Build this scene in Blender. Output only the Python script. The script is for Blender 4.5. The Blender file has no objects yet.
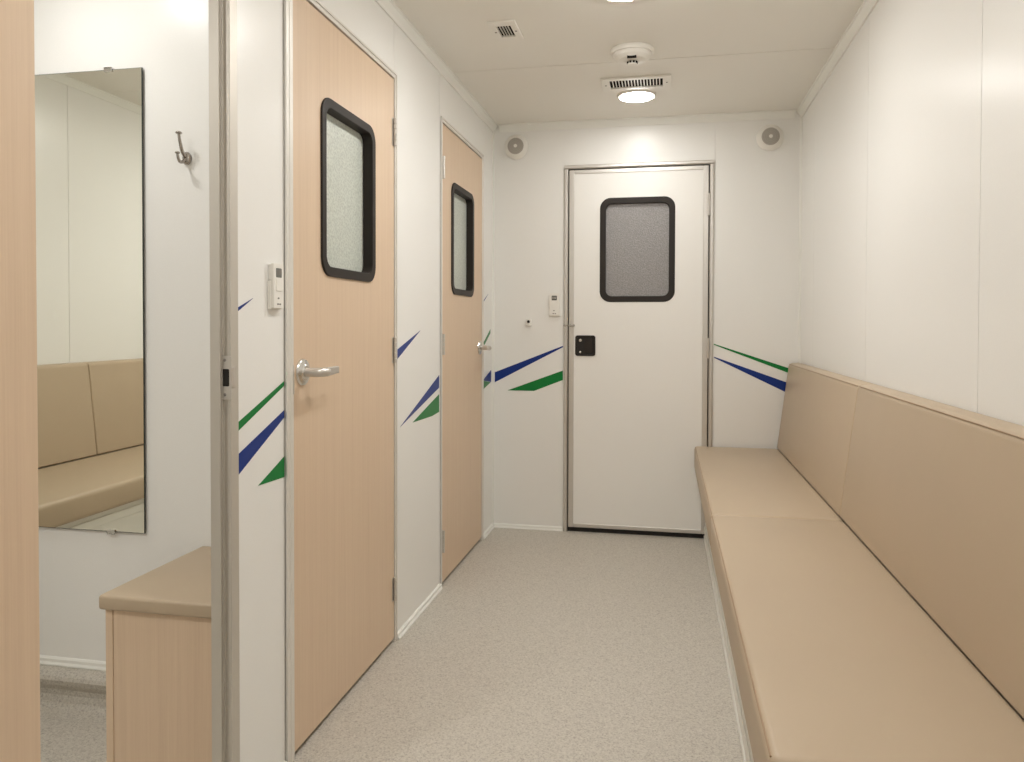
import bpy, bmesh, math
from mathutils import Vector, Matrix
C = bpy.context.scene.collection
PI = math.pi
XL, XR, YB, CZ, YM = -0.887, 0.638, 3.90, 2.10, 1.835     # corridor walls, back wall, ceiling, mirror partition
XLB = XL - 0.03                                            # cabin side of the corridor's left wall
XO, YN = -2.47, -1.20                                      # outer wall of the side cabin, wall behind the camera

# ------------------------------------------------------------------ materials
def nodes(name):
    m = bpy.data.materials.new(name); m.use_nodes = True
    nt = m.node_tree; b = nt.nodes['Principled BSDF']
    return m, nt, b
def simple(name, col, rough=.5, metal=0.0, spec=.5, emit=None, strength=0):
    m, nt, b = nodes(name)
    b.inputs['Base Color'].default_value = (*col, 1); b.inputs['Roughness'].default_value = rough
    b.inputs['Metallic'].default_value = metal; b.inputs['Specular IOR Level'].default_value = spec
    if emit:
        b.inputs['Emission Color'].default_value = (*emit, 1); b.inputs['Emission Strength'].default_value = strength
    return m
def tex(nt, scale, kind='ShaderNodeTexNoise', mapping=(1, 1, 1), **kw):
    tc = nt.nodes.new('ShaderNodeTexCoord'); mp = nt.nodes.new('ShaderNodeMapping')
    mp.inputs['Scale'].default_value = mapping
    t = nt.nodes.new(kind); t.inputs['Scale'].default_value = scale
    for k, v in kw.items(): t.inputs[k].default_value = v
    nt.links.new(tc.outputs['Object'], mp.inputs[0]); nt.links.new(mp.outputs[0], t.inputs['Vector'])
    return t
def ramp(nt, src, stops):
    r = nt.nodes.new('ShaderNodeValToRGB'); el = r.color_ramp.elements
    while len(el) < len(stops): el.new(.5)
    for e, (p, c) in zip(el, stops): e.position = p; e.color = (*c, 1)
    nt.links.new(src, r.inputs[0]); return r
def bump(nt, b, src, strength, dist=.001):
    n = nt.nodes.new('ShaderNodeBump'); n.inputs['Strength'].default_value = strength; n.inputs['Distance'].default_value = dist
    nt.links.new(src, n.inputs['Height']); nt.links.new(n.outputs[0], b.inputs['Normal'])

def panel_mat(name, col, rough, bs=.25):
    m, nt, b = nodes(name)
    t = tex(nt, 260, mapping=(1, 1, 1)); t.inputs['Detail'].default_value = 1
    r = ramp(nt, t.outputs[0], [(.3, tuple(c * .985 for c in col)), (.7, col)])
    nt.links.new(r.outputs[0], b.inputs['Base Color'])
    b.inputs['Roughness'].default_value = rough; b.inputs['Specular IOR Level'].default_value = .32; bump(nt, b, t.outputs[0], bs, .0006)
    return m
M = {}
M['wall'] = panel_mat('glossy_white_panel', (.835, .83, .805), .29)
M['ceil'] = panel_mat('ceiling_panel', (.85, .83, .775), .42)
M['trim'] = simple('white_trim', (.83, .83, .79), .35)
M['door_white'] = panel_mat('door_white', (.86, .85, .82), .32)
M['alu'] = simple('satin_aluminium', (.68, .655, .62), .36, .85)
M['alu_white'] = simple('pale_aluminium', (.78, .755, .71), .34, .35)
M['alu_soft'] = simple('worn_aluminium', (.60, .565, .51), .5, .55)
M['chrome'] = simple('satin_chrome', (.72, .71, .69), .2, 1)
M['hook'] = simple('dark_chrome', (.42, .39, .36), .16, 1)
M['steel'] = simple('brushed_nickel', (.66, .63, .59), .36, .8)
M['black'] = simple('black_rubber', (.022, .017, .014), .5, spec=.3)
M['gap'] = simple('dark_seal', (.012, .010, .008), .7)  # near-black: painted shade of door gaps, also latch dish, strike hole and knob
M['plastic'] = simple('white_plastic', (.83, .81, .76), .35)
M['plastic_grey'] = simple('grey_plastic', (.38, .36, .32), .45)
M['display'] = simple('dark_display', (.09, .09, .08), .25)
M['display_grey'] = simple('grey_display', (.15, .155, .14), .3)
M['mark'] = simple('printed_mark', (.22, .20, .18), .5)
M['green'] = simple('green_vinyl', (.006, .19, .04), .35, spec=.25)
M['blue'] = simple('blue_vinyl', (.010, .035, .21), .35, spec=.25)
M['silver'] = simple('mirror_silver', (.95, .95, .87), .012, 1)
M['mirror_edge'] = simple('mirror_edge', (.02, .025, .02), .3)
M['slot'] = simple('slot_dark', (.012, .010, .008), .8, spec=.1)
M['grille'] = simple('speaker_grille', (.44, .41, .37), .55)
M['lamp'] = simple('lamp_glow', (.9, .88, .82), .4, emit=(1, .985, .955), strength=35)
M['lamp_bright'] = simple('lamp_glow_strong', (.9, .88, .82), .4, emit=(1, .985, .955), strength=60)
M['lamp_dim'] = simple('lamp_glow_soft', (.9, .88, .82), .4, emit=(1, .985, .955), strength=20)
M['lamp_soft'] = simple('lamp_glow_faint', (.9, .88, .82), .4, emit=(1, .985, .955), strength=22)

def wood(name, axis_scale):
    m, nt, b = nodes(name)
    t = tex(nt, 1, mapping=axis_scale); t.inputs['Detail'].default_value = 5; t.inputs['Roughness'].default_value = .7
    t2 = tex(nt, 1, mapping=tuple(a * .22 for a in axis_scale)); t2.inputs['Detail'].default_value = 2
    mx = nt.nodes.new('ShaderNodeMix'); mx.data_type = 'FLOAT'; mx.inputs[0].default_value = .4
    nt.links.new(t.outputs[0], mx.inputs[2]); nt.links.new(t2.outputs[0], mx.inputs[3])
    r = ramp(nt, mx.outputs[0], [(.32, (.63, .47, .335)), (.5, (.675, .515, .37)), (.68, (.71, .55, .40))])
    nt.links.new(r.outputs[0], b.inputs['Base Color']); b.inputs['Roughness'].default_value = .38
    bump(nt, b, t.outputs[0], .12, .0004)
    return m
M['wood'] = wood('pale_wood_laminate', (330, 330, 4.5))
M['wood_edge'] = simple('wood_edge_band', (.58, .45, .33), .45)

def floor_mat():
    m, nt, b = nodes('speckled_vinyl')
    t = tex(nt, 190); t.inputs['Detail'].default_value = 3; t.inputs['Roughness'].default_value = .75
    r = ramp(nt, t.outputs[0], [(.34, (.33, .30, .26)), (.45, (.495, .46, .405)), (.56, (.555, .52, .46)), (.70, (.63, .60, .53))])
    nt.links.new(r.outputs[0], b.inputs['Base Color']); b.inputs['Roughness'].default_value = .5
    bump(nt, b, t.outputs[0], .15, .0005)
    return m
M['floor'] = floor_mat()

def vinyl(name, col):
    m, nt, b = nodes(name)
    t = tex(nt, 420, 'ShaderNodeTexVoronoi'); n = tex(nt, 5); n.inputs['Detail'].default_value = 2
    r = ramp(nt, n.outputs[0], [(.3, tuple(c * .97 for c in col)), (.7, col)])
    nt.links.new(r.outputs[0], b.inputs['Base Color']); b.inputs['Roughness'].default_value = .42
    b.inputs['Specular IOR Level'].default_value = .4
    bump(nt, b, t.outputs[0], .12, .0004)
    return m
M['vinyl'] = vinyl('tan_upholstery', (.485, .385, .275))
M['piping'] = simple('tan_piping', (.36, .25, .16), .5)

def glass(name, col, rough, trans, scale, bs):
    m, nt, b = nodes(name)
    t = tex(nt, scale, 'ShaderNodeTexVoronoi')
    t.feature = 'SMOOTH_F1'
    r = ramp(nt, t.outputs[0], [(.0, tuple(c * .66 for c in col)), (.6, col)])
    nt.links.new(r.outputs[0], b.inputs['Base Color'])
    b.inputs['Roughness'].default_value = rough; b.inputs['Transmission Weight'].default_value = trans
    bump(nt, b, t.outputs[0], bs, .0015)
    return m
M['frost'] = glass('frosted_pane', (.80, .84, .76), .35, .35, 170, .5)
M['smoke'] = glass('smoked_pane', (.37, .355, .35), .27, .15, 190, 1.0)

# ------------------------------------------------------------------ geometry helpers
ORG = {}
def empty(name, loc, label=None, cat=None, group=None, kind=None):
    o = bpy.data.objects.new(name, None); C.objects.link(o); o.location = loc; ORG[o] = Vector(loc)
    o.empty_display_size = .05
    tag(o, label, cat, group, kind); return o
def tag(o, label=None, cat=None, group=None, kind=None):
    if label: o['label'] = label
    if cat: o['category'] = cat
    if group: o['group'] = group
    if kind: o['kind'] = kind
    return o
def obj(name, bm, mat, parent=None, origin=None, bevel=0, seg=2, smooth=False, label=None, angle=30):
    """link a bmesh given in world coordinates as one mesh object, seated at its base or under its parent"""
    bmesh.ops.recalc_face_normals(bm, faces=bm.faces)
    po = ORG[parent] if parent is not None else Vector((0, 0, 0))
    vs = [v.co for v in bm.verts]
    if origin is None:
        lo = [min(v[i] for v in vs) for i in range(3)]; hi = [max(v[i] for v in vs) for i in range(3)]
        origin = Vector(((lo[0] + hi[0]) / 2, (lo[1] + hi[1]) / 2, lo[2]))
    origin = Vector(origin)
    for v in bm.verts: v.co -= origin
    me = bpy.data.meshes.new(name); bm.to_mesh(me); bm.free()
    o = bpy.data.objects.new(name, me); C.objects.link(o)
    me.materials.append(M[mat] if isinstance(mat, str) else mat)
    if parent is not None: o.parent = parent
    o.location = origin - po; ORG[o] = origin
    if bevel:
        b = o.modifiers.new('bevel', 'BEVEL'); b.width = bevel; b.segments = seg; b.limit_method = 'ANGLE'
        b.angle_limit = math.radians(angle); b.harden_normals = False
    if smooth:
        for p in me.polygons: p.use_smooth = True
    if label: o['label'] = label
    return o
def box(bm, x0, x1, y0, y1, z0, z1):
    x0, x1 = sorted((x0, x1)); y0, y1 = sorted((y0, y1)); z0, z1 = sorted((z0, z1))
    m = Matrix.Translation(((x0 + x1) / 2, (y0 + y1) / 2, (z0 + z1) / 2)) @ Matrix.Diagonal((x1 - x0, y1 - y0, z1 - z0, 1))
    bmesh.ops.create_cube(bm, size=1, matrix=m); return bm
def boxes(*bs):
    bm = bmesh.new()
    for b in bs: box(bm, *b)
    return bm
def prism(bm, pts, a0, a1, T):
    """extrude the 2-D outline pts from a0 to a1; T(u, v, a) -> world"""
    f = [bm.verts.new(T(u, v, a0)) for u, v in pts]; g = [bm.verts.new(T(u, v, a1)) for u, v in pts]
    n = len(pts)
    bm.faces.new(f); bm.faces.new(g[::-1])
    for i in range(n): bm.faces.new((f[i], g[i], g[(i + 1) % n], f[(i + 1) % n]))
    return bm
def lathe(bm, prof, T, n=40):
    """prof: (radius, height); T(x, y, h) -> world; closed at both ends"""
    rings = []
    for r, h in prof:
        if r < 1e-6: rings.append([bm.verts.new(T(0, 0, h))])
        else: rings.append([bm.verts.new(T(r * math.cos(2 * PI * i / n), r * math.sin(2 * PI * i / n), h)) for i in range(n)])
    for a, b in zip(rings, rings[1:]):
        for i in range(n):
            j = (i + 1) % n
            if len(a) == 1: bm.faces.new((a[0], b[i], b[j]))
            elif len(b) == 1: bm.faces.new((a[i], b[0], a[j]))
            else: bm.faces.new((a[i], b[i], b[j], a[j]))
    for r in (rings[0], rings[-1]):
        if len(r) > 1: bm.faces.new(r)
    return bm
def rrect(cu, cv, w, h, r, n=8):
    pts = []
    for sx, sy, a0 in ((1, 1, 0), (-1, 1, 90), (-1, -1, 180), (1, -1, 270)):
        for i in range(n + 1):
            a = math.radians(a0 + 90 * i / n)
            pts.append((cu + sx * (w / 2 - r) + r * math.cos(a), cv + sy * (h / 2 - r) + r * math.sin(a)))
    return pts
def ring(bm, outer, inner, a0, a1, T):
    n = len(outer)
    L = [[bm.verts.new(T(u, v, a)) for u, v in p] for p, a in ((outer, a0), (outer, a1), (inner, a1), (inner, a0))]
    for k in range(4):
        A, B = L[k], L[(k + 1) % 4]
        for i in range(n): bm.faces.new((A[i], A[(i + 1) % n], B[(i + 1) % n], B[i]))
    return bm
def tube(bm, pts, rad, n=12):
    """round bar through pts; rad one value or one per point"""
    pts = [Vector(p) for p in pts]
    if not hasattr(rad, '__len__'): rad = [rad] * len(pts)
    up = Vector((.31, .2, .93)); prev = None
    for k, p in enumerate(pts):
        d = (pts[min(k + 1, len(pts) - 1)] - pts[max(k - 1, 0)]).normalized()
        u = (up - d * up.dot(d)).normalized(); w = d.cross(u)
        r = [bm.verts.new(p + (u * math.cos(2 * PI * i / n) + w * math.sin(2 * PI * i / n)) * rad[k]) for i in range(n)]
        if prev:
            for i in range(n): bm.faces.new((prev[i], prev[(i + 1) % n], r[(i + 1) % n], r[i]))
        else: bm.faces.new(r)
        prev = r
    bm.faces.new(prev); return bm
def arc(pts, n=24):
    """Catmull-Rom through pts"""
    P = [Vector(p) for p in pts]; P = [2 * P[0] - P[1]] + P + [2 * P[-1] - P[-2]]; out = []
    m = len(P) - 3
    for s in range(m):
        a, b, c, d = P[s:s + 4]
        for i in range(n // m + 1):
            t = i / (n // m + 1)
            out.append(.5 * ((2 * b) + (-a + c) * t + (2 * a - 5 * b + 4 * c - d) * t * t + (-a + 3 * b - 3 * c + d) * t ** 3))
    out.append(P[-2]); return out
TL = lambda u, v, n: Vector((XL + n, u, v))            # on the left corridor wall: u = Y, v = Z, n = out into the corridor
TB = lambda u, v, n: Vector((u, YB - n, v))            # on the back wall: u = X
TC = lambda u, v, n: Vector((u, v, CZ - n))            # on the ceiling: n = down
TM = lambda u, v, n: Vector((u, YM - n, v))            # on the mirror partition
S = 'structure'

# ------------------------------------------------------------------ the shell
def st(name, bm, mat, label, cat, **kw):
    return tag(obj(name, bm, mat, **kw), label, cat, kind=S)
st('floor', boxes((XO - .1, XR + .1, YN - .1, YB + .1, -.06, 0)), 'floor', 'beige speckled vinyl floor running through corridor and side cabin', 'floor')
G = .0035
def strips(lo, hi, seams):
    e = [lo] + sorted(s for s in seams if lo < s < hi) + [hi]
    return [(a + (G / 2 if a != lo else 0), b - (G / 2 if b != hi else 0)) for a, b in zip(e, e[1:])]
bm = boxes((XO - .1, XR + .1, YN - .1, YB + .1, CZ + .007, CZ + .05))
for a, b in strips(YN - .1, YB + .1, [-.55, .64, 1.85, 3.045]): box(bm, XO - .1, XR + .1, a + .0008, b - .0008, CZ, CZ + .007)
st('ceiling', bm, 'ceil', 'cream panelled ceiling with fine cross seams', 'ceiling')
bm = boxes((XR + .003, XR + .06, YN - .1, YB + .1, 0, CZ))
for a, b in strips(YN - .1, YB + .1, [-.98, -.07, .84, 1.747, 2.66, 3.568]): box(bm, XR, XR + .003, a, b, 0, CZ)
st('wall_right', bm, 'wall', 'glossy white panelled wall behind the long tan bench', 'wall')
EX0, EX1, EZ = -.513, .231, 1.880                       # hole of the exit door
bm = boxes((XLB - .02, EX0, YB + .003, YB + .06, 0, CZ), (EX1, XR + .06, YB + .003, YB + .06, 0, CZ), (EX0, EX1, YB + .003, YB + .06, EZ, CZ))
for x0, x1, z0 in ((XLB - .02, EX0 - .0035, 0), (EX0, EX1, EZ), (EX1, EX1 + .001, 0), (EX1 + .0045, XR + .06, 0)):
    box(bm, x0, x1, YB, YB + .003, z0, CZ)
st('wall_back', bm, 'wall', 'white end wall around the white exit door', 'wall')
st('wall_front', boxes((XO - .1, XR + .1, YN - .06, YN, 0, CZ)), 'wall', 'white wall closing the corridor behind the viewer', 'wall')
D4A, D4B, D1A, D1B, D2A, D2B = .895, 1.432, 1.667, 2.428, 2.945, 3.664      # wall openings along Y
DZ = 1.897
bm = bmesh.new()
def lw(y0, y1, z0=0.0):
    box(bm, XLB, XL - .0025, y0, y1, z0, CZ); return y0, y1
for y0, y1 in ((YN, D4A), (D4B, D1A), (D1B, D2A), (D2B, YB)): lw(y0, y1)
for y0, y1 in ((D4A, D4B), (D1A, D1B), (D2A, D2B)): lw(y0, y1, DZ)
def skin(y0, y1, z0=0.0): box(bm, XL - .0025, XL, y0, y1, z0, CZ)
skin(YN, -.30); skin(-.30 + G, .62); skin(.62 + G, D4A); skin(D4A, D4B, DZ); skin(D4B, D1A)
skin(D1A, 2.418 - G, DZ); skin(2.418, D1B, DZ); skin(D1B, 2.931); skin(2.931 + G, D2A); skin(D2A, D2B, DZ); skin(D2B, 3.698); skin(3.698 + G, YB)
wl = st('wall_left', bm, 'wall', 'white panelled corridor wall with the two wooden doors', 'wall', origin=(XL, 1.5, 0))
bm = boxes((XO - .06, XO - .003, YN, YB, 0, CZ))
for a, b in strips(YN, YB, [-.96, -.05, .857, 1.767]): box(bm, XO - .003, XO, a, b, 0, CZ)
st('wall_cabin_outer', bm, 'wall', 'white outer wall of the side cabin, seen in the mirror', 'wall')
st('wall_cabin_mirror', boxes((XO, XLB, YM, YM + .045, 0, CZ)), 'wall', 'white cabin wall carrying the mirror and the coat hook', 'wall')
st('wall_washroom_outer', boxes((-1.95, -1.90, YM + .045, YB, 0, CZ)), 'wall', 'white wall of the washroom behind the frosted door panes', 'wall')

# crown mouldings
CR = [(0, -.036), (.006, -.036), (.009, -.028), (.020, -.009), (.025, -.007), (.025, 0), (0, 0)]
def crown(n, T, a0, a1, label):
    bm = prism(bmesh.new(), CR, a0, a1, T); st('trim_%d' % n, bm, 'trim', label, 'moulding')
crown(1, lambda u, v, a: Vector((XL + u, a, CZ + v)), YN, YB, 'white crown moulding above the left corridor wall')
crown(2, lambda u, v, a: Vector((XR - u, a, CZ + v)), YN, YB, 'white crown moulding above the right wall')
crown(3, lambda u, v, a: Vector((a, YB - u, CZ + v)), XL + .032, XR - .032, 'white crown moulding above the exit door wall')
crown(4, lambda u, v, a: Vector((XO + u * .55, a, CZ + v)), YN, YM, 'white crown moulding in the side cabin, seen in the mirror')
# upright corner strips of the end wall
CS = [(0, 0), (.009, 0), (.009, .003), (.006, .005), (.004, .010), (.003, .022), (0, .022)]
st('trim_5', prism(bmesh.new(), CS, .022, CZ - .036, lambda u, v, a: Vector((XL + u, YB - v, a))), 'trim', 'white upright corner strip left of the exit door', 'moulding')
st('trim_6', prism(bmesh.new(), CS, .022, CZ - .036, lambda u, v, a: Vector((XR - u, YB - v, a))), 'trim', 'white upright corner strip right of the exit door', 'moulding')
# baseboards
BB = [(0, 0), (.013, 0), (.013, .004), (.008, .009), (.008, .017), (.004, .021), (0, .021)]
def base(name, T, a0, a1, label): st(name, prism(bmesh.new(), BB, a0, a1, T), 'trim', label, 'baseboard')
left = lambda u, v, a: Vector((XL + u, a, v))
base('baseboard_left', left, D4B + .022, D1A - .002, 'low white baseboard between open doorway and nearer wooden door')
base('baseboard_left', left, D1B + .004, D2A - .002, 'low white baseboard between the two wooden doors')
base('baseboard_left', left, D2B + .004, YB - .014, 'short white baseboard past the farther wooden door')
base('baseboard_back', lambda u, v, a: Vector((a, YB - u, v)), XL, EX0 - .002, 'low white baseboard left of the exit door')
# cabin: white trim, then the floor vinyl carried up over a rounded ledge
CO = [(0, .106), (.012, .106), (.028, .102), (.040, .094), (.043, .084), (.036, .068), (.020, .048), (.018, .032), (.026, .017), (.042, .007), (.066, .0025), (.078, .0005), (0, .0005)]
st('trim_7', prism(bmesh.new(), CO, XO, -1.214, lambda u, v, a: Vector((a, YM - u, v))), 'floor', 'speckled vinyl upstand under the cabin mirror wall', 'moulding')
st('trim_8', prism(bmesh.new(), [(0, .107), (.010, .107), (.010, .111), (.006, .116), (.006, .124), (.002, .129), (0, .129)], XO, -1.214, lambda u, v, a: Vector((a, YM - u, v))), 'trim', 'slim white trim above the speckled upstand', 'moulding')

# ------------------------------------------------------------------ stripes stuck on the walls
def stripe(pts, T, mat, label):
    obj('green_stripe' if mat == 'green' else 'blue_stripe', prism(bmesh.new(), pts, .0002, .0010, T), mat, wl_or_wb, label=label)
wl_or_wb = wl
for mat, pts, lab in (
    ('blue', [(1.453, 1.094), (1.529, 1.121), (1.453, 1.084)], 'short blue stripe beside the open doorway'),
    ('green', [(1.453, .851), (1.666, .929), (1.666, .918), (1.453, .832)], 'upper green stripe beside the open doorway'),
    ('blue', [(1.453, .783), (1.666, .860), (1.666, .843), (1.453, .737)], 'broad blue stripe beside the open doorway'),
    ('green', [(1.666, .750), (1.666, .701), (1.548, .705)], 'green triangle beside the nearer wooden door'),
    ('blue', [(2.432, .976), (2.692, 1.042), (2.432, .942)], 'upper blue stripe between the wooden doors'),
    ('blue', [(2.930, .862), (2.930, .812), (2.474, .714)], 'lower blue stripe between the wooden doors'),
    ('green', [(2.930, .786), (2.930, .715), (2.837, .709), (2.604, .713)], 'green wedge between the wooden doors'),
    ('blue', [(3.668, 1.176), (3.790, 1.221), (3.668, 1.168)], 'thin dark stripe past the farther wooden door'),
    ('green', [(3.838, 1.040), (3.838, 1.020), (3.71, .964), (3.668, .966)], 'green stripe behind the farther door handle'),
    ('blue', [(3.856, .829), (3.856, .767), (3.675, .787)], 'blue wedge in the far left corner'),
    ('green', [(3.675, .786), (3.848, .766), (3.671, .741)], 'green wedge in the far left corner')):
    stripe(pts, TL, mat, lab)
wl_or_wb = [o for o in C.objects if o.name == 'wall_back'][0]
for mat, pts, lab in (
    ('blue', [(-.876, .815), (-.517, .956), (-.517, .949), (-.876, .762)], 'blue stripe left of the exit door'),
    ('green', [(-.808, .721), (-.517, .829), (-.517, .780), (-.667, .721)], 'green stripe left of the exit door'),
    ('green', [(.235, .972), (.610, .849), (.610, .824), (.235, .967)], 'green stripe right of the exit door'),
    ('blue', [(.236, .908), (.610, .776), (.610, .722), (.236, .903)], 'blue stripe right of the exit door')):
    stripe(pts, TB, mat, lab)

# ------------------------------------------------------------------ doors
def door_window(par, T, cu, cv, w, h, face, depth, r, glass_mat, gl):
    o = rrect(cu, cv, w, h, r); i = rrect(cu, cv, w - 2 * face, h - 2 * face, max(r - face * .75, .014))
    f = obj('window_frame', ring(bmesh.new(), o, i, -depth - .004, .007, T), 'black', par, bevel=.0022, seg=2, angle=40)
    i2 = rrect(cu, cv, w - 2 * face + .008, h - 2 * face + .008, max(r - face * .75, .014))
    obj('window_pane', prism(bmesh.new(), i2, -depth - .003, -depth + .001, T), glass_mat, f, label=gl)
def leaf_boxes(T, u0, u1, v0, v1, n0, n1, hole=None):
    """door leaf with a square-cut opening whose edge hides under the window frame"""
    bm = bmesh.new()
    def b(a, c, d, e):
        p, q = T(a, d, n0), T(c, e, n1); box(bm, p.x, q.x, p.y, q.y, p.z, q.z)
    if hole:
        a, c, d, e = hole
        b(u0, u1, v0, d); b(u0, u1, e, v1); b(u0, a, d, e); b(c, u1, d, e)
    else: b(u0, u1, v0, v1)
    return bm
def hinge(par, T, u, v0, v1, k=1):
    bm = bmesh.new()
    n = 5; h = (v1 - v0) / n
    for i in range(n):
        lathe(bm, [(.0055, v0 + i * h + .0006), (.0060, v0 + i * h + .0014), (.0060, v0 + (i + 1) * h - .0014), (.0055, v0 + (i + 1) * h - .0006)],
              lambda x, y, hh: T(u + x, hh, .008 + y), 14)
    p, q = T(u - .014, v0, .0001), T(u + .014, v1, .0022)
    box(bm, p.x, q.x, p.y, q.y, p.z, q.z)
    obj('hinge', bm, 'steel', par)
def lever(par, T, u, v, s, L=.088, rr=.034):
    """rose, spindle and lever handle; s = direction of the lever along u"""
    h = obj('door_handle', lathe(bmesh.new(), [(0, 0.0005), (rr, .0005), (rr, .004), (rr * .93, .008), (rr * .62, .011), (rr * .5, .014), (0, .014)], lambda x, y, hh: T(u + x, v + y, hh), 40), 'chrome', par, smooth=False, bevel=.001)
    bm = bmesh.new()
    tube(bm, arc([T(u, v, .012), T(u, v, .036), T(u + s * .003, v, .047), T(u + s * .016, v, .054), T(u + s * .028, v, .055)], 20), .0115, 18)
    obj('spindle', bm, 'steel', h, smooth=True)
    w = [(u + s * .018, v - .0115), (u + s * .018, v + .0115), (u + s * L, v + .0115), (u + s * L, v - .006)]
    obj('lever', prism(bmesh.new(), w, .049, .062, T), 'steel', h, bevel=.003, seg=3)
def wood_door(n, y0, y1, hy, hz, wy, handle_y, side, open0, open1, label):
    d = empty('door_%d' % n, (XL, (y0 + y1) / 2, 0), label, 'door', kind=S)
    z0, z1 = .014, 1.8735
    hole = (wy - .187 + .0165, wy + .187 - .0165, 1.430 - .2375 + .0165, 1.430 + .2375 - .0165)
    obj('door_leaf', leaf_boxes(TL, y0, y1, z0, z1, -.026, .001, hole), 'wood', d, bevel=0)
    obj('door_seal', boxes((XLB + .002, XL - .012, y0 - .004, y1 + .004, 0.001, .012), (XLB, XLB + .0035, y0 - .006, y0 - .0005, 0.001, z1 + .006), (XLB, XLB + .0035, y1 + .0005, y1 + .005, 0.001, z1 + .006), (XLB, XLB + .0035, y0 - .004, y1 + .004, z1 + .0005, z1 + .006)), 'gap', d)  # black strips put the shade of the leaf gaps into colour
    # aluminium frame: two jambs and a header, each with a raised lip
    bm = boxes((XLB, XL + .004, open0 + .0005, y0 - .004, 0, DZ - .001), (XLB, XL + .004, y1 + .004, open1 - .0005, 0, DZ - .001), (XLB, XL + .004, y0 - .004, y1 + .004, z1 + .005, DZ - .001),
               (XL, XL + .008, open0 + .0005, open0 + .007, 0, DZ), (XL, XL + .008, open1 - .005, open1 - .0005, 0, DZ), (XL, XL + .008, open0, open1, DZ - .007, DZ))
    if y0 - open0 > .03: box(bm, XL, XL + .0055, y0 - .024, y0 - .010, 0, z1 + .004)
    obj('door_frame', bm, 'alu_white', d, bevel=.0012)
    for a, b in hz: hinge(d, TL, hy, a, b)
    lever(d, TL, handle_y, .945 if n == 1 else .952, side)
    door_window(d, TL, wy, 1.430, .374, .475, .026, .026, .050, 'frost', 'frosted pale pane')
    return d
HZ1 = ((1.654, 1.745), (.936, 1.022), (.142, .220)); HZ2 = ((1.651, 1.743), (.941, 1.026), (.138, .228))
d1 = wood_door(1, 1.7125, 2.411, 2.407, HZ1, 2.050, 1.756, 1, D1A, D1B, 'nearer closed pale wooden door with black-framed frosted window, lever at left')
obj('latch_plate', boxes((XL + .0041, XL + .0055, 1.7035, 1.7083, .895, .965)), 'steel', d1)
d2 = wood_door(2, 2.9655, 3.6476, 2.969, HZ2, 3.288, 3.600, -1, D2A, D2B, 'farther closed pale wooden door with black-framed frosted window, near the end wall')

# exit door in the end wall
d3 = empty('door_3', ((EX0 + EX1) / 2, YB, 0), 'white exit door with black-framed dark window and metal edging in end wall', 'door', kind=S)
x0, x1, z0, z1 = -.487, .205, .024, 1.8535
e = .026
hole = (-.143 - .187 + .0165, -.143 + .187 - .0165, 1.4435 - .2635 + .0165, 1.4435 + .2635 - .0165)
obj('door_leaf', leaf_boxes(TB, x0 + e, x1 - e, z0 + .021, z1 - e + .005, -.035, .004, hole), 'door_white', d3)
bm = boxes((x0, x0 + e, YB - .008, YB + .035, z0, z1), (x1 - e, x1, YB - .008, YB + .035, z0, z1), (x0 + e, x1 - e, YB - .008, YB + .035, z1 - e + .005, z1), (x0 + e, x1 - e, YB - .008, YB + .035, z0, z0 + .021))
obj('edging', bm, 'alu', d3, bevel=.003, label='satin metal edging round the leaf')
F = [(0, 0), (.021, 0), (.021, .006), (.016, .012), (.005, .012), (0, .007)]
bm = bmesh.new()
prism(bm, F, 0, EZ - .022, lambda u, v, a: Vector((EX0 + u + .0005, YB - v, a)))
prism(bm, F, 0, EZ - .022, lambda u, v, a: Vector((EX1 - u - .0005, YB - v, a)))
prism(bm, F, EX0 + .0005, EX1 - .0005, lambda u, v, a: Vector((a, YB - v, EZ - u - .0005)))
box(bm, EX0 + .0005, EX0 + .0215, YB, YB + .04, 0, EZ - .001); box(bm, EX1 - .0215, EX1 - .0005, YB, YB + .04, 0, EZ - .001); box(bm, EX0 + .02, EX1 - .02, YB, YB + .04, EZ - .0215, EZ - .001)
obj('door_frame', bm, 'alu', d3, bevel=.001)
obj('door_seal', boxes((EX0 + .022, EX1 - .022, YB + .004, YB + .045, .001, .022), (EX0 + .0218, x0 - .0005, YB + .006, YB + .04, .02, EZ - .022), (x1 + .0005, EX1 - .0218, YB + .006, YB + .04, .02, EZ - .022), (EX0 + .022, EX1 - .022, YB + .006, YB + .04, z1 + .0005, EZ - .022)), 'gap', d3, label='black rubber seal')  # shade of the gaps round the exit leaf, as black strips
door_window(d3, TB, -.143, 1.4435, .374, .527, .030, .012, .054, 'smoke', 'smoked textured pane')
# paddle latch: black dish with a flap and two screws
lk = obj('door_latch', ring(bmesh.new(), rrect(-.4015, .958, .103, .105, .012), rrect(-.4015, .958, .085, .087, .008), .0042, .0105, TB), 'black', d3, bevel=.002, label='black square recessed latch')
obj('dish', prism(bmesh.new(), rrect(-.4015, .958, .087, .089, .008), .0041, .0055, TB), 'gap', lk)
obj('paddle', prism(bmesh.new(), rrect(-.385, .958, .042, .070, .006), .0055, .0088, TB), 'black', lk, bevel=.0015)
for zz, rr in ((.985, .0075), (.925, .0055)):
    obj('screw', lathe(bmesh.new(), [(0, .0056), (rr, .0056), (rr, .008), (rr * .6, .0095), (0, .0095)], lambda x, y, h: TB(-.4275 + x, zz + y, h), 18), 'chrome', lk, label='bright screw head')
bm = bmesh.new()
tube(bm, [TB(-.511, 1.061, .016), TB(-.458, 1.061, .016)], .0035)
for xx in (-.507, -.478, -.461): lathe(bm, [(.006, .008), (.006, .017), (.004, .021), (0, .021)], lambda x, y, h: TB(xx + x, 1.061 + y, h), 16)
obj('catch', bm, 'plastic_grey', d3, label='small metal catch across the door gap')
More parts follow.
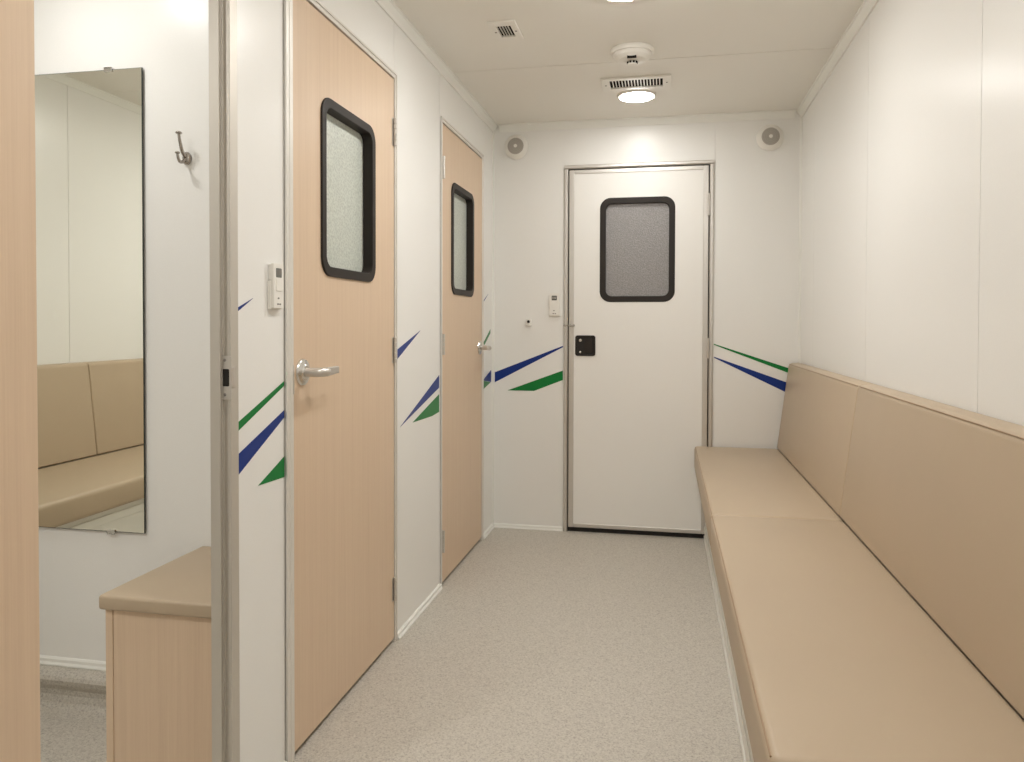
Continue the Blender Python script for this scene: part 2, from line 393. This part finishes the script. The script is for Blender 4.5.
for a, b in ((1.604, 1.713), (.90, 1.00), (.20, .30)): hinge(d3, lambda u, v, n: TB(u, v, n + .008), .2055, a, b)

# open doorway to the side cabin, its leaf swung flat against the corridor wall
d4 = empty('door_4', (XL, (D4A + D4B) / 2, 0), 'open pale wooden door at the left edge, swung flat beside the cabin doorway', 'door', kind=S)
obj('door_leaf', boxes((-.866, -.8385, .395, .8915, .014, 1.8735)), 'wood', d4, bevel=.0012)
J = [(-.916, 1.412), (-.893, 1.412), (-.893, 1.4155), (-.896, 1.4155), (-.896, 1.419), (-.893, 1.419), (-.893, 1.4255), (-.884, 1.4255), (-.884, 1.4235), (-.8755, 1.4235), (-.8755, 1.4515), (-.887, 1.4515), (-.887, 1.4315), (-.916, 1.4315)]
ymid = (.912 + 1.412) / 2
bm = prism(bmesh.new(), J, 0, DZ + .02, lambda u, v, a: Vector((u, v, a)))
prism(bm, J, 0, DZ + .02, lambda u, v, a: Vector((u, 2 * ymid - v - .0005, a)))
box(bm, XLB, -.8755, .913, 1.411, DZ - .02, DZ - .002); box(bm, XL, -.8755, .913, 1.411, DZ - .02, DZ + .02)
obj('door_frame', bm, 'alu_soft', d4, bevel=.0008, label='grooved aluminium door frame')
bm = ring(bmesh.new(), rrect(-.8975, .954, .028, .090, .004), rrect(-.8965, .954, .016, .036, .003), 0, .0016, lambda u, v, n: Vector((u + .011, 1.4215 - n, v)))
sp = obj('strike_plate', bm, 'steel', d4, label='steel strike plate')
obj('strike_lip', boxes((-.8765, -.8735, 1.4225, 1.436, .934, .976)), 'steel', sp, bevel=.001)
obj('strike_hole', boxes((-.8935, -.8765, 1.4217, 1.4225, .935, .973)), 'gap', sp, label='dark latch hole')
for zz in (.990, .919): obj('screw', lathe(bmesh.new(), [(0, 0), (.0032, 0), (.0022, .0012), (0, .0012)], lambda x, y, h: Vector((-.8875 + x, 1.4199 - h, zz + y)), 14), 'mark', sp)
TL4 = lambda u, v, n: Vector((-.8385 + n, u, v))
lever(d4, TL4, .445, .945, 1)

# ------------------------------------------------------------------ benches
def cushion(par, name, pts, a0, a1, T, bev, label=None):
    """upholstered block: outline extruded along the bench, well rounded, softly crowned"""
    o = obj(name, prism(bmesh.new(), pts, a0 + .0015, a1 - .0015, T), 'vinyl', par, bevel=bev, seg=5, smooth=True, angle=25, label=label)
    return o
bench = empty('bench', (.39, 1.5, 0), 'long tan upholstered bench along the right wall of the corridor', 'bench')
RT = lambda u, v, a: Vector((u, a, v))
obj('base', boxes((.199, XR - .002, YN + .01, YB - .012, 0, .348), (.192, .199, YN + .01, YB - .012, .0, .020), (.194, .199, YN + .01, YB - .012, .030, .066)), 'trim', bench, bevel=.002, label='white base panel with trim strip')
SC = [(.143, .350), (.143, .4665), (.545, .4665), (.545, .350)]
BB0 = ((2.520, 3.880), (1.125, 2.520), (-.270, 1.125))
BC = [(.533, .4675), (.584, .872), (.594, .882), (.634, .886), (.636, .4675)]
for a, b in ((2.485, 3.880), (1.090, 2.485), (-.305, 1.090)):
    cushion(bench, 'seat_cushion', SC, a, b, RT, .016)
for a, b in BB0: cushion(bench, 'backrest', BC, a, b, RT, .010)
# stitched seam along the cushion edges
def seam(par, p, q): obj('seam', tube(bmesh.new(), [p, q], .0016, 8), 'piping', par, label='darker stitched seam')
cs = [o for o in C.objects if o.parent == bench and o.name.startswith('seat_cushion')]
bs = [o for o in C.objects if o.parent == bench and o.name.startswith('backrest')]
for o, (a, b) in zip(cs, ((2.485, 3.880), (1.090, 2.485), (-.305, 1.090))):
    seam(o, (.1475, a + .016, .4622), (.1475, b - .016, .4622))
for o, (a, b) in zip(bs, BB0):
    seam(o, (.5865, a + .012, .8765), (.5865, b - .012, .8765))

cb = empty('bench', (-2.2, .6, 0), 'tan upholstered cabin bench seen in the mirror', 'bench')
obj('base', boxes((XO + .002, -1.945, -.60, 1.74, 0, .405), (-1.945, -1.940, -.60, 1.74, .355, .385)), 'trim', cb, bevel=.002, label='white base panel')
LS = [(-1.895, .412), (-1.895, .500), (-2.395, .500), (-2.395, .412)]
LB = [(-2.385, .501), (-2.425, .888), (-2.435, .897), (XO + .003, .899), (XO + .003, .501)]
for a, b in ((.80, 1.73), (-.59, .80)): cushion(cb, 'backrest', LB, a, b, RT, .010)
cushion(cb, 'seat_cushion', LS, -.59, 1.73, RT, .018)

# ------------------------------------------------------------------ low cabinet in the cabin doorway
sx0, sx1, sy0, sy1 = -1.202, XLB - .004, 1.459, YM - .010
cab = empty('low_cabinet', ((sx0 + sx1) / 2, (sy0 + sy1) / 2, 0), 'low pale wooden box seat with tan padded top beside the cabin doorway', 'cabinet')
obj('side_panel', boxes((sx0, sx0 + .017, sy0 - .002, sy1 - .085, .001, .4385)), 'wood', cab, label='pale wooden side panel')
obj('front_panel', boxes((sx0 + .018, sx1, sy0, sy0 + .017, .001, .4385)), 'wood', cab)
obj('carcass', boxes((sx0 + .018, sx1, sy0 + .018, sy1 - .085, .001, .4385)), 'wood_edge', cab)
obj('seat_cushion', boxes((-1.213, sx1, 1.446, sy1 + .006, .439, .4715)), 'vinyl', cab, bevel=.007, seg=4, smooth=True, label='thin tan padded top')

# ------------------------------------------------------------------ mirror, hook
mir = empty('wall_mirror', (-1.60, YM, .494), 'tall frameless mirror clipped to the white cabin wall', 'mirror')
obj('glass', boxes((-1.86, -1.3845, YM - .0095, YM - .0085, .496, 1.7515)), 'silver', mir, label='reflecting glass')
obj('backing', boxes((-1.8615, -1.383, YM - .0085, YM - .0045, .4945, 1.753)), 'mirror_edge', mir, label='dark polished edge and backing')
for cx in (-1.485, -1.76):
    for zz, s in ((1.753, 1), (.494, -1)):
        bm = boxes((cx - .012, cx + .012, YM - .014, YM - .0005, zz + s * .0005, zz + s * .006), (cx - .012, cx + .012, YM - .014, YM - .0102, zz - s * .007, zz + s * .006))
        obj('mirror_clip', bm, 'chrome', mir, bevel=.0012, label='small chrome clip')
hk = empty('coat_hook', (-1.254, YM, 1.48), 'chrome double coat hook on the white wall beside the mirror', 'coat hook')
hx, hz = -1.254, 1.505
obj('mounting_plate', lathe(bmesh.new(), [(0, .0005), (.015, .0005), (.0155, .004), (.012, .008), (.0085, .011), (0, .012)], lambda x, y, h: TM(hx + x * .85, hz + y * 1.15, h), 28), 'hook', hk, smooth=True)
for pts, rs, nm in (([(0, .004, .010), (0, .014, .022), (0, .032, .030), (0, .048, .035), (0, .060, .037)], (.0052, .0034), 'upper_prong'),
                    ([(0, -.002, .010), (0, -.012, .020), (0, -.014, .033), (0, -.004, .041), (0, .007, .043)], (.0050, .0032), 'lower_prong')):
    P = arc([TM(hx + a, hz + b, c) for a, b, c in pts], 24)
    k = len(P); o = obj(nm, tube(bmesh.new(), P, [rs[0] + (rs[1] - rs[0]) * i / (k - 1) for i in range(k)], 14), 'hook', hk, smooth=True)
    bm = bmesh.new(); bmesh.ops.create_uvsphere(bm, u_segments=18, v_segments=12, radius=.0058 if nm[0] == 'l' else .0075, matrix=Matrix.Translation(P[-1]) @ Matrix.Diagonal((1.15, 1.15, .6, 1)))
    obj('tip', bm, 'hook', o, smooth=True)

# ------------------------------------------------------------------ controllers, button, speakers
def remote(T, u0, u1, v0, v1, label, kind, disp):
    w, h = u1 - u0, v1 - v0; c = T((u0 + u1) / 2, v0, 0); cu = (u0 + u1) / 2
    r = empty('remote_control', c, label, 'remote control', group='wall remote controls')
    P = lambda a0, a1, b0, b1, n0, n1: prism(bmesh.new(), rrect((a0 + a1) / 2, (b0 + b1) / 2, a1 - a0, b1 - b0, .002, 3), n0, n1, T)
    obj('holder', P(u0, u1, v0, v0 + h * .62, .0005, .008), 'plastic', r, bevel=.002)
    obj('body', P(u0 + .003, u1 - .003, v0 + .003, v1, .0082, .015), 'plastic', r, bevel=.003, seg=3)
    obj('back_shell', P(u0 + .004, u1 - .004, v0 + h * .63, v1 - .002, .001, .008), 'plastic', r)
    s = obj('display', P(cu - w * .24, cu + w * .24, v0 + h * .70, v0 + h * .90, .015, .0158), disp, r, label='dark grey display')
    for k in range(3): obj('digit', P(cu - w * .17 + k * w * .13, cu - w * .09 + k * w * .13, v0 + h * .75, v0 + h * .86, .0158, .0161), 'mark' if disp == 'display_grey' else 'plastic_grey', s)
    obj('button_cover', P(cu - w * .25, cu + w * .25, v0 + h * .40, v0 + h * .67, .015, .0163), 'plastic', r, bevel=.0006)
    for a, b, vv in ((-.10, .04, .245), (-.16, -.01, .115), (.03, .18, .115)):
        obj('button_mark', P(cu + a * w, cu + b * w, v0 + h * (vv - .018), v0 + h * (vv + .018), .015, .0156), 'mark', r)
    return r
remote(TL, 1.590, 1.642, 1.098, 1.203, 'white remote control in wall holder left of the nearer wooden door', 'l', 'display_grey')
remote(TB, -.589, -.533, 1.108, 1.225, 'white remote control on end wall left of the exit door', 'b', 'display')
bt = empty('push_button', (-.695, YB, 1.058), 'tiny white push button on end wall below the remote control', 'button')
obj('housing', prism(bmesh.new(), rrect(-.695, 1.076, .028, .036, .006), .0005, .016, TB), 'plastic', bt, bevel=.003, seg=3)
obj('knob', lathe(bmesh.new(), [(0, .016), (.0075, .016), (.007, .021), (0, .022)], lambda x, y, h: TB(-.695 + x, 1.080 + y, h), 20), 'gap', bt, label='dark round knob')

def speaker(x, z, label):
    s = empty('wall_speaker', (x, YB, z), label, 'speaker', group='round speakers under the crown moulding')
    obj('housing', lathe(bmesh.new(), [(0, .0005), (.064, .0005), (.064, .006), (.060, .014), (.052, .024), (.044, .031), (.0425, .030), (.0425, .027), (0, .027)], lambda a, b, h: TB(x + a, z + b, h), 48), 'plastic', s, smooth=False, bevel=.001)
    g = obj('grille', lathe(bmesh.new(), [(0, .0282), (.042, .0282), (.040, .031), (.02, .0335), (0, .034)], lambda a, b, h: TB(x + a, z + b, h), 40), 'grille', s, smooth=False, label='grey round grille')
    obj('centre_cap', lathe(bmesh.new(), [(0, .0345), (.009, .0345), (.007, .038), (0, .039)], lambda a, b, h: TB(x + a, z + b, h), 20), 'plastic', g)
    bm = bmesh.new()
    for k in (1, 2, 3):
        r = .010 + k * .008; hh = .0345 - (r / .042) ** 2 * .0035
        n = 36
        ringo = [(x + (r + .0011) * math.cos(2 * PI * i / n), z + (r + .0011) * math.sin(2 * PI * i / n)) for i in range(n)]
        ringi = [(x + (r - .0011) * math.cos(2 * PI * i / n), z + (r - .0011) * math.sin(2 * PI * i / n)) for i in range(n)]
        ring(bm, ringo, ringi, hh - .003, hh + .0015, TB)
    obj('grille_rings', bm, 'plastic_grey', g)
speaker(-.763, 1.984, 'round white speaker on end wall left of the exit door')
speaker(.492, 1.976, 'round white speaker on end wall right of the exit door')

# ------------------------------------------------------------------ ceiling fittings
def lamp(x, y, label, glow='lamp'):
    l = empty('ceiling_lamp', (x, y, CZ), label, 'ceiling lamp', group='round ceiling lamps')
    T = lambda a, b, h: TC(x + a, y + b, h)
    bm = bmesh.new(); n = 48
    prof = [(.087, .0005), (.087, .004), (.084, .010), (.080, .0125), (.076, .011), (.076, .0005)]
    rr = [[bm.verts.new(T(r * math.cos(2 * PI * i / n), r * math.sin(2 * PI * i / n), h)) for i in range(n)] for r, h in prof]
    for k in range(len(rr)):
        A, B = rr[k], rr[(k + 1) % len(rr)]
        for i in range(n): bm.faces.new((A[i], A[(i + 1) % n], B[(i + 1) % n], B[i]))
    obj('rim', bm, 'alu_white', l, smooth=False)
    obj('diffuser', lathe(bmesh.new(), [(0, .002), (.0755, .002), (.0755, .010), (.068, .015), (.05, .0195), (.025, .022), (0, .0225)], T, 40), glow, l, smooth=True, label='glowing round diffuser')
lamp(-.134, 3.494, 'round lit lamp beside the ceiling vent near the exit door', 'lamp_dim')
lamp(-.130, 2.375, 'round lit lamp at the top edge, above the middle of the corridor', 'lamp_bright')
for y in (1.20, .05): lamp(-.130, y, 'round lit ceiling lamp over the corridor bench, outside the view')
lamp(-1.50, 1.44, 'round lit ceiling lamp in the side cabin by the mirror', 'lamp_soft')
lamp(-1.60, .25, 'round lit ceiling lamp in the side cabin away from the mirror', 'lamp_bright')  # added out of view to brighten the cabin and its mirror image
lamp(-1.40, 2.70, 'round lit ceiling lamp in the washroom behind frosted panes')

sd = empty('smoke_detector', (-.129, 2.925, CZ), 'round white smoke detector on the ceiling between the lamps', 'smoke detector')
T = lambda a, b, h: TC(-.129 + a, 2.925 + b, h)
obj('base', lathe(bmesh.new(), [(0, .0005), (.082, .0005), (.083, .010), (.080, .018), (0, .018)], T, 56), 'plastic', sd, bevel=.001)
obj('cover', lathe(bmesh.new(), [(0, .0185), (.074, .0185), (.068, .030), (.052, .040), (.030, .043), (.028, .042), (0, .042)], T, 56), 'plastic', sd, bevel=.001)
ch = obj('chamber', lathe(bmesh.new(), [(0, .0425), (.019, .0425), (.019, .054), (.016, .058), (0, .059)], T, 28), 'plastic', sd, bevel=.001)
for k in range(10):
    a = 2 * PI * k / 10; c, s = math.cos(a), math.sin(a)
    bm = bmesh.new()
    pts = [(.0188, -.0042), (.0202, -.0042), (.0202, .0042), (.0188, .0042)]
    prism(bm, pts, .045, .053, lambda u, v, h: T(u * c - v * s, u * s + v * c, h))
    obj('vent_slot', bm, 'slot', ch)
obj('indicator_plate', boxes((-.146, -.112, 2.872, 2.886, CZ - .0440, CZ - .036)), 'slot', sd, label='dark indicator window')

def vent(x0, x1, y0, y1, sx0, sx1, sy0, sy1, n, name, label):
    v = empty(name, ((x0 + x1) / 2, (y0 + y1) / 2, CZ), label, 'vent')
    o = [(x0, y0), (x1, y0), (x1, y1), (x0, y1)]; i = [(sx0, sy0), (sx1, sy0), (sx1, sy1), (sx0, sy1)]
    obj('vent_frame', ring(bmesh.new(), o, i, .0003, .008, TC), 'plastic', v, bevel=.002)
    obj('vent_cavity', boxes((sx0, sx1, sy0, sy1, CZ - .0015, CZ - .0003)), 'slot', v, label='dark cavity')  # ceiling is solid here; black colour stands for the shade between slats
    p = (sx1 - sx0) / n; q_ = .6 if n < 10 else 1
    for k in range(n - 1):
        xx = sx0 + (k + 1) * p
        bm = bmesh.new()
        q = [(xx - p * .16 * q_, .0015), (xx + p * .12 * q_, .0015), (xx + p * .20 * q_, .0078), (xx - p * .12 * q_, .0078)]
        prism(bm, q, sy0, sy1, lambda u, h, a: TC(u, a, h)); obj('slat', bm, 'plastic', v)
    for xx in ((x0 + sx0) / 2, (x1 + sx1) / 2):
        obj('screw', lathe(bmesh.new(), [(0, .008), (.0042, .008), (.003, .0096), (0, .0098)], lambda a, b, h: TC(xx + a, (y0 + y1) / 2 + b, h), 14), 'mark', v)
vent(-.275, .016, 3.232, 3.396, -.240, -.018, 3.260, 3.368, 17, 'ceiling_vent', 'wide white slotted ceiling vent touching the lit lamp near exit')
vent(-.604, -.508, 2.555, 2.725, -.579, -.531, 2.592, 2.690, 5, 'ceiling_vent', 'small white slotted ceiling vent on the left side of the ceiling')

# ------------------------------------------------------------------ world, camera, output
w = bpy.data.worlds.new('world'); bpy.context.scene.world = w; w.use_nodes = True
w.node_tree.nodes['Background'].inputs[0].default_value = (.25, .3, .4, 1); w.node_tree.nodes['Background'].inputs[1].default_value = .3
cam = bpy.data.cameras.new('camera'); co = bpy.data.objects.new('camera', cam); C.objects.link(co)
cam.sensor_fit = 'HORIZONTAL'; cam.sensor_width = 36; cam.lens = 763.23 / 1024 * 36
cam.shift_x = -.58 / 1024; cam.shift_y = -(381 - 338.33) / 1024; cam.clip_start = .02
yaw, pitch, roll = .1978, .0180, .0025
R = Matrix.Rotation(yaw, 4, 'Z') @ Matrix.Rotation(PI / 2 - pitch, 4, 'X') @ Matrix.Rotation(roll, 4, 'Z')
co.matrix_world = Matrix.Translation((0, 0, 1.0646)) @ R
sc = bpy.context.scene; sc.camera = co
vs = sc.view_settings; vs.view_transform = 'Standard'; vs.look = 'None'; vs.gamma = 1; vs.use_curve_mapping = False; vs.exposure = 1.66
sc.cycles.max_bounces = 14; sc.cycles.diffuse_bounces = 8; sc.cycles.glossy_bounces = 6; sc.cycles.transmission_bounces = 6
sc.cycles.sample_clamp_indirect = 6; sc.cycles.use_denoising = True
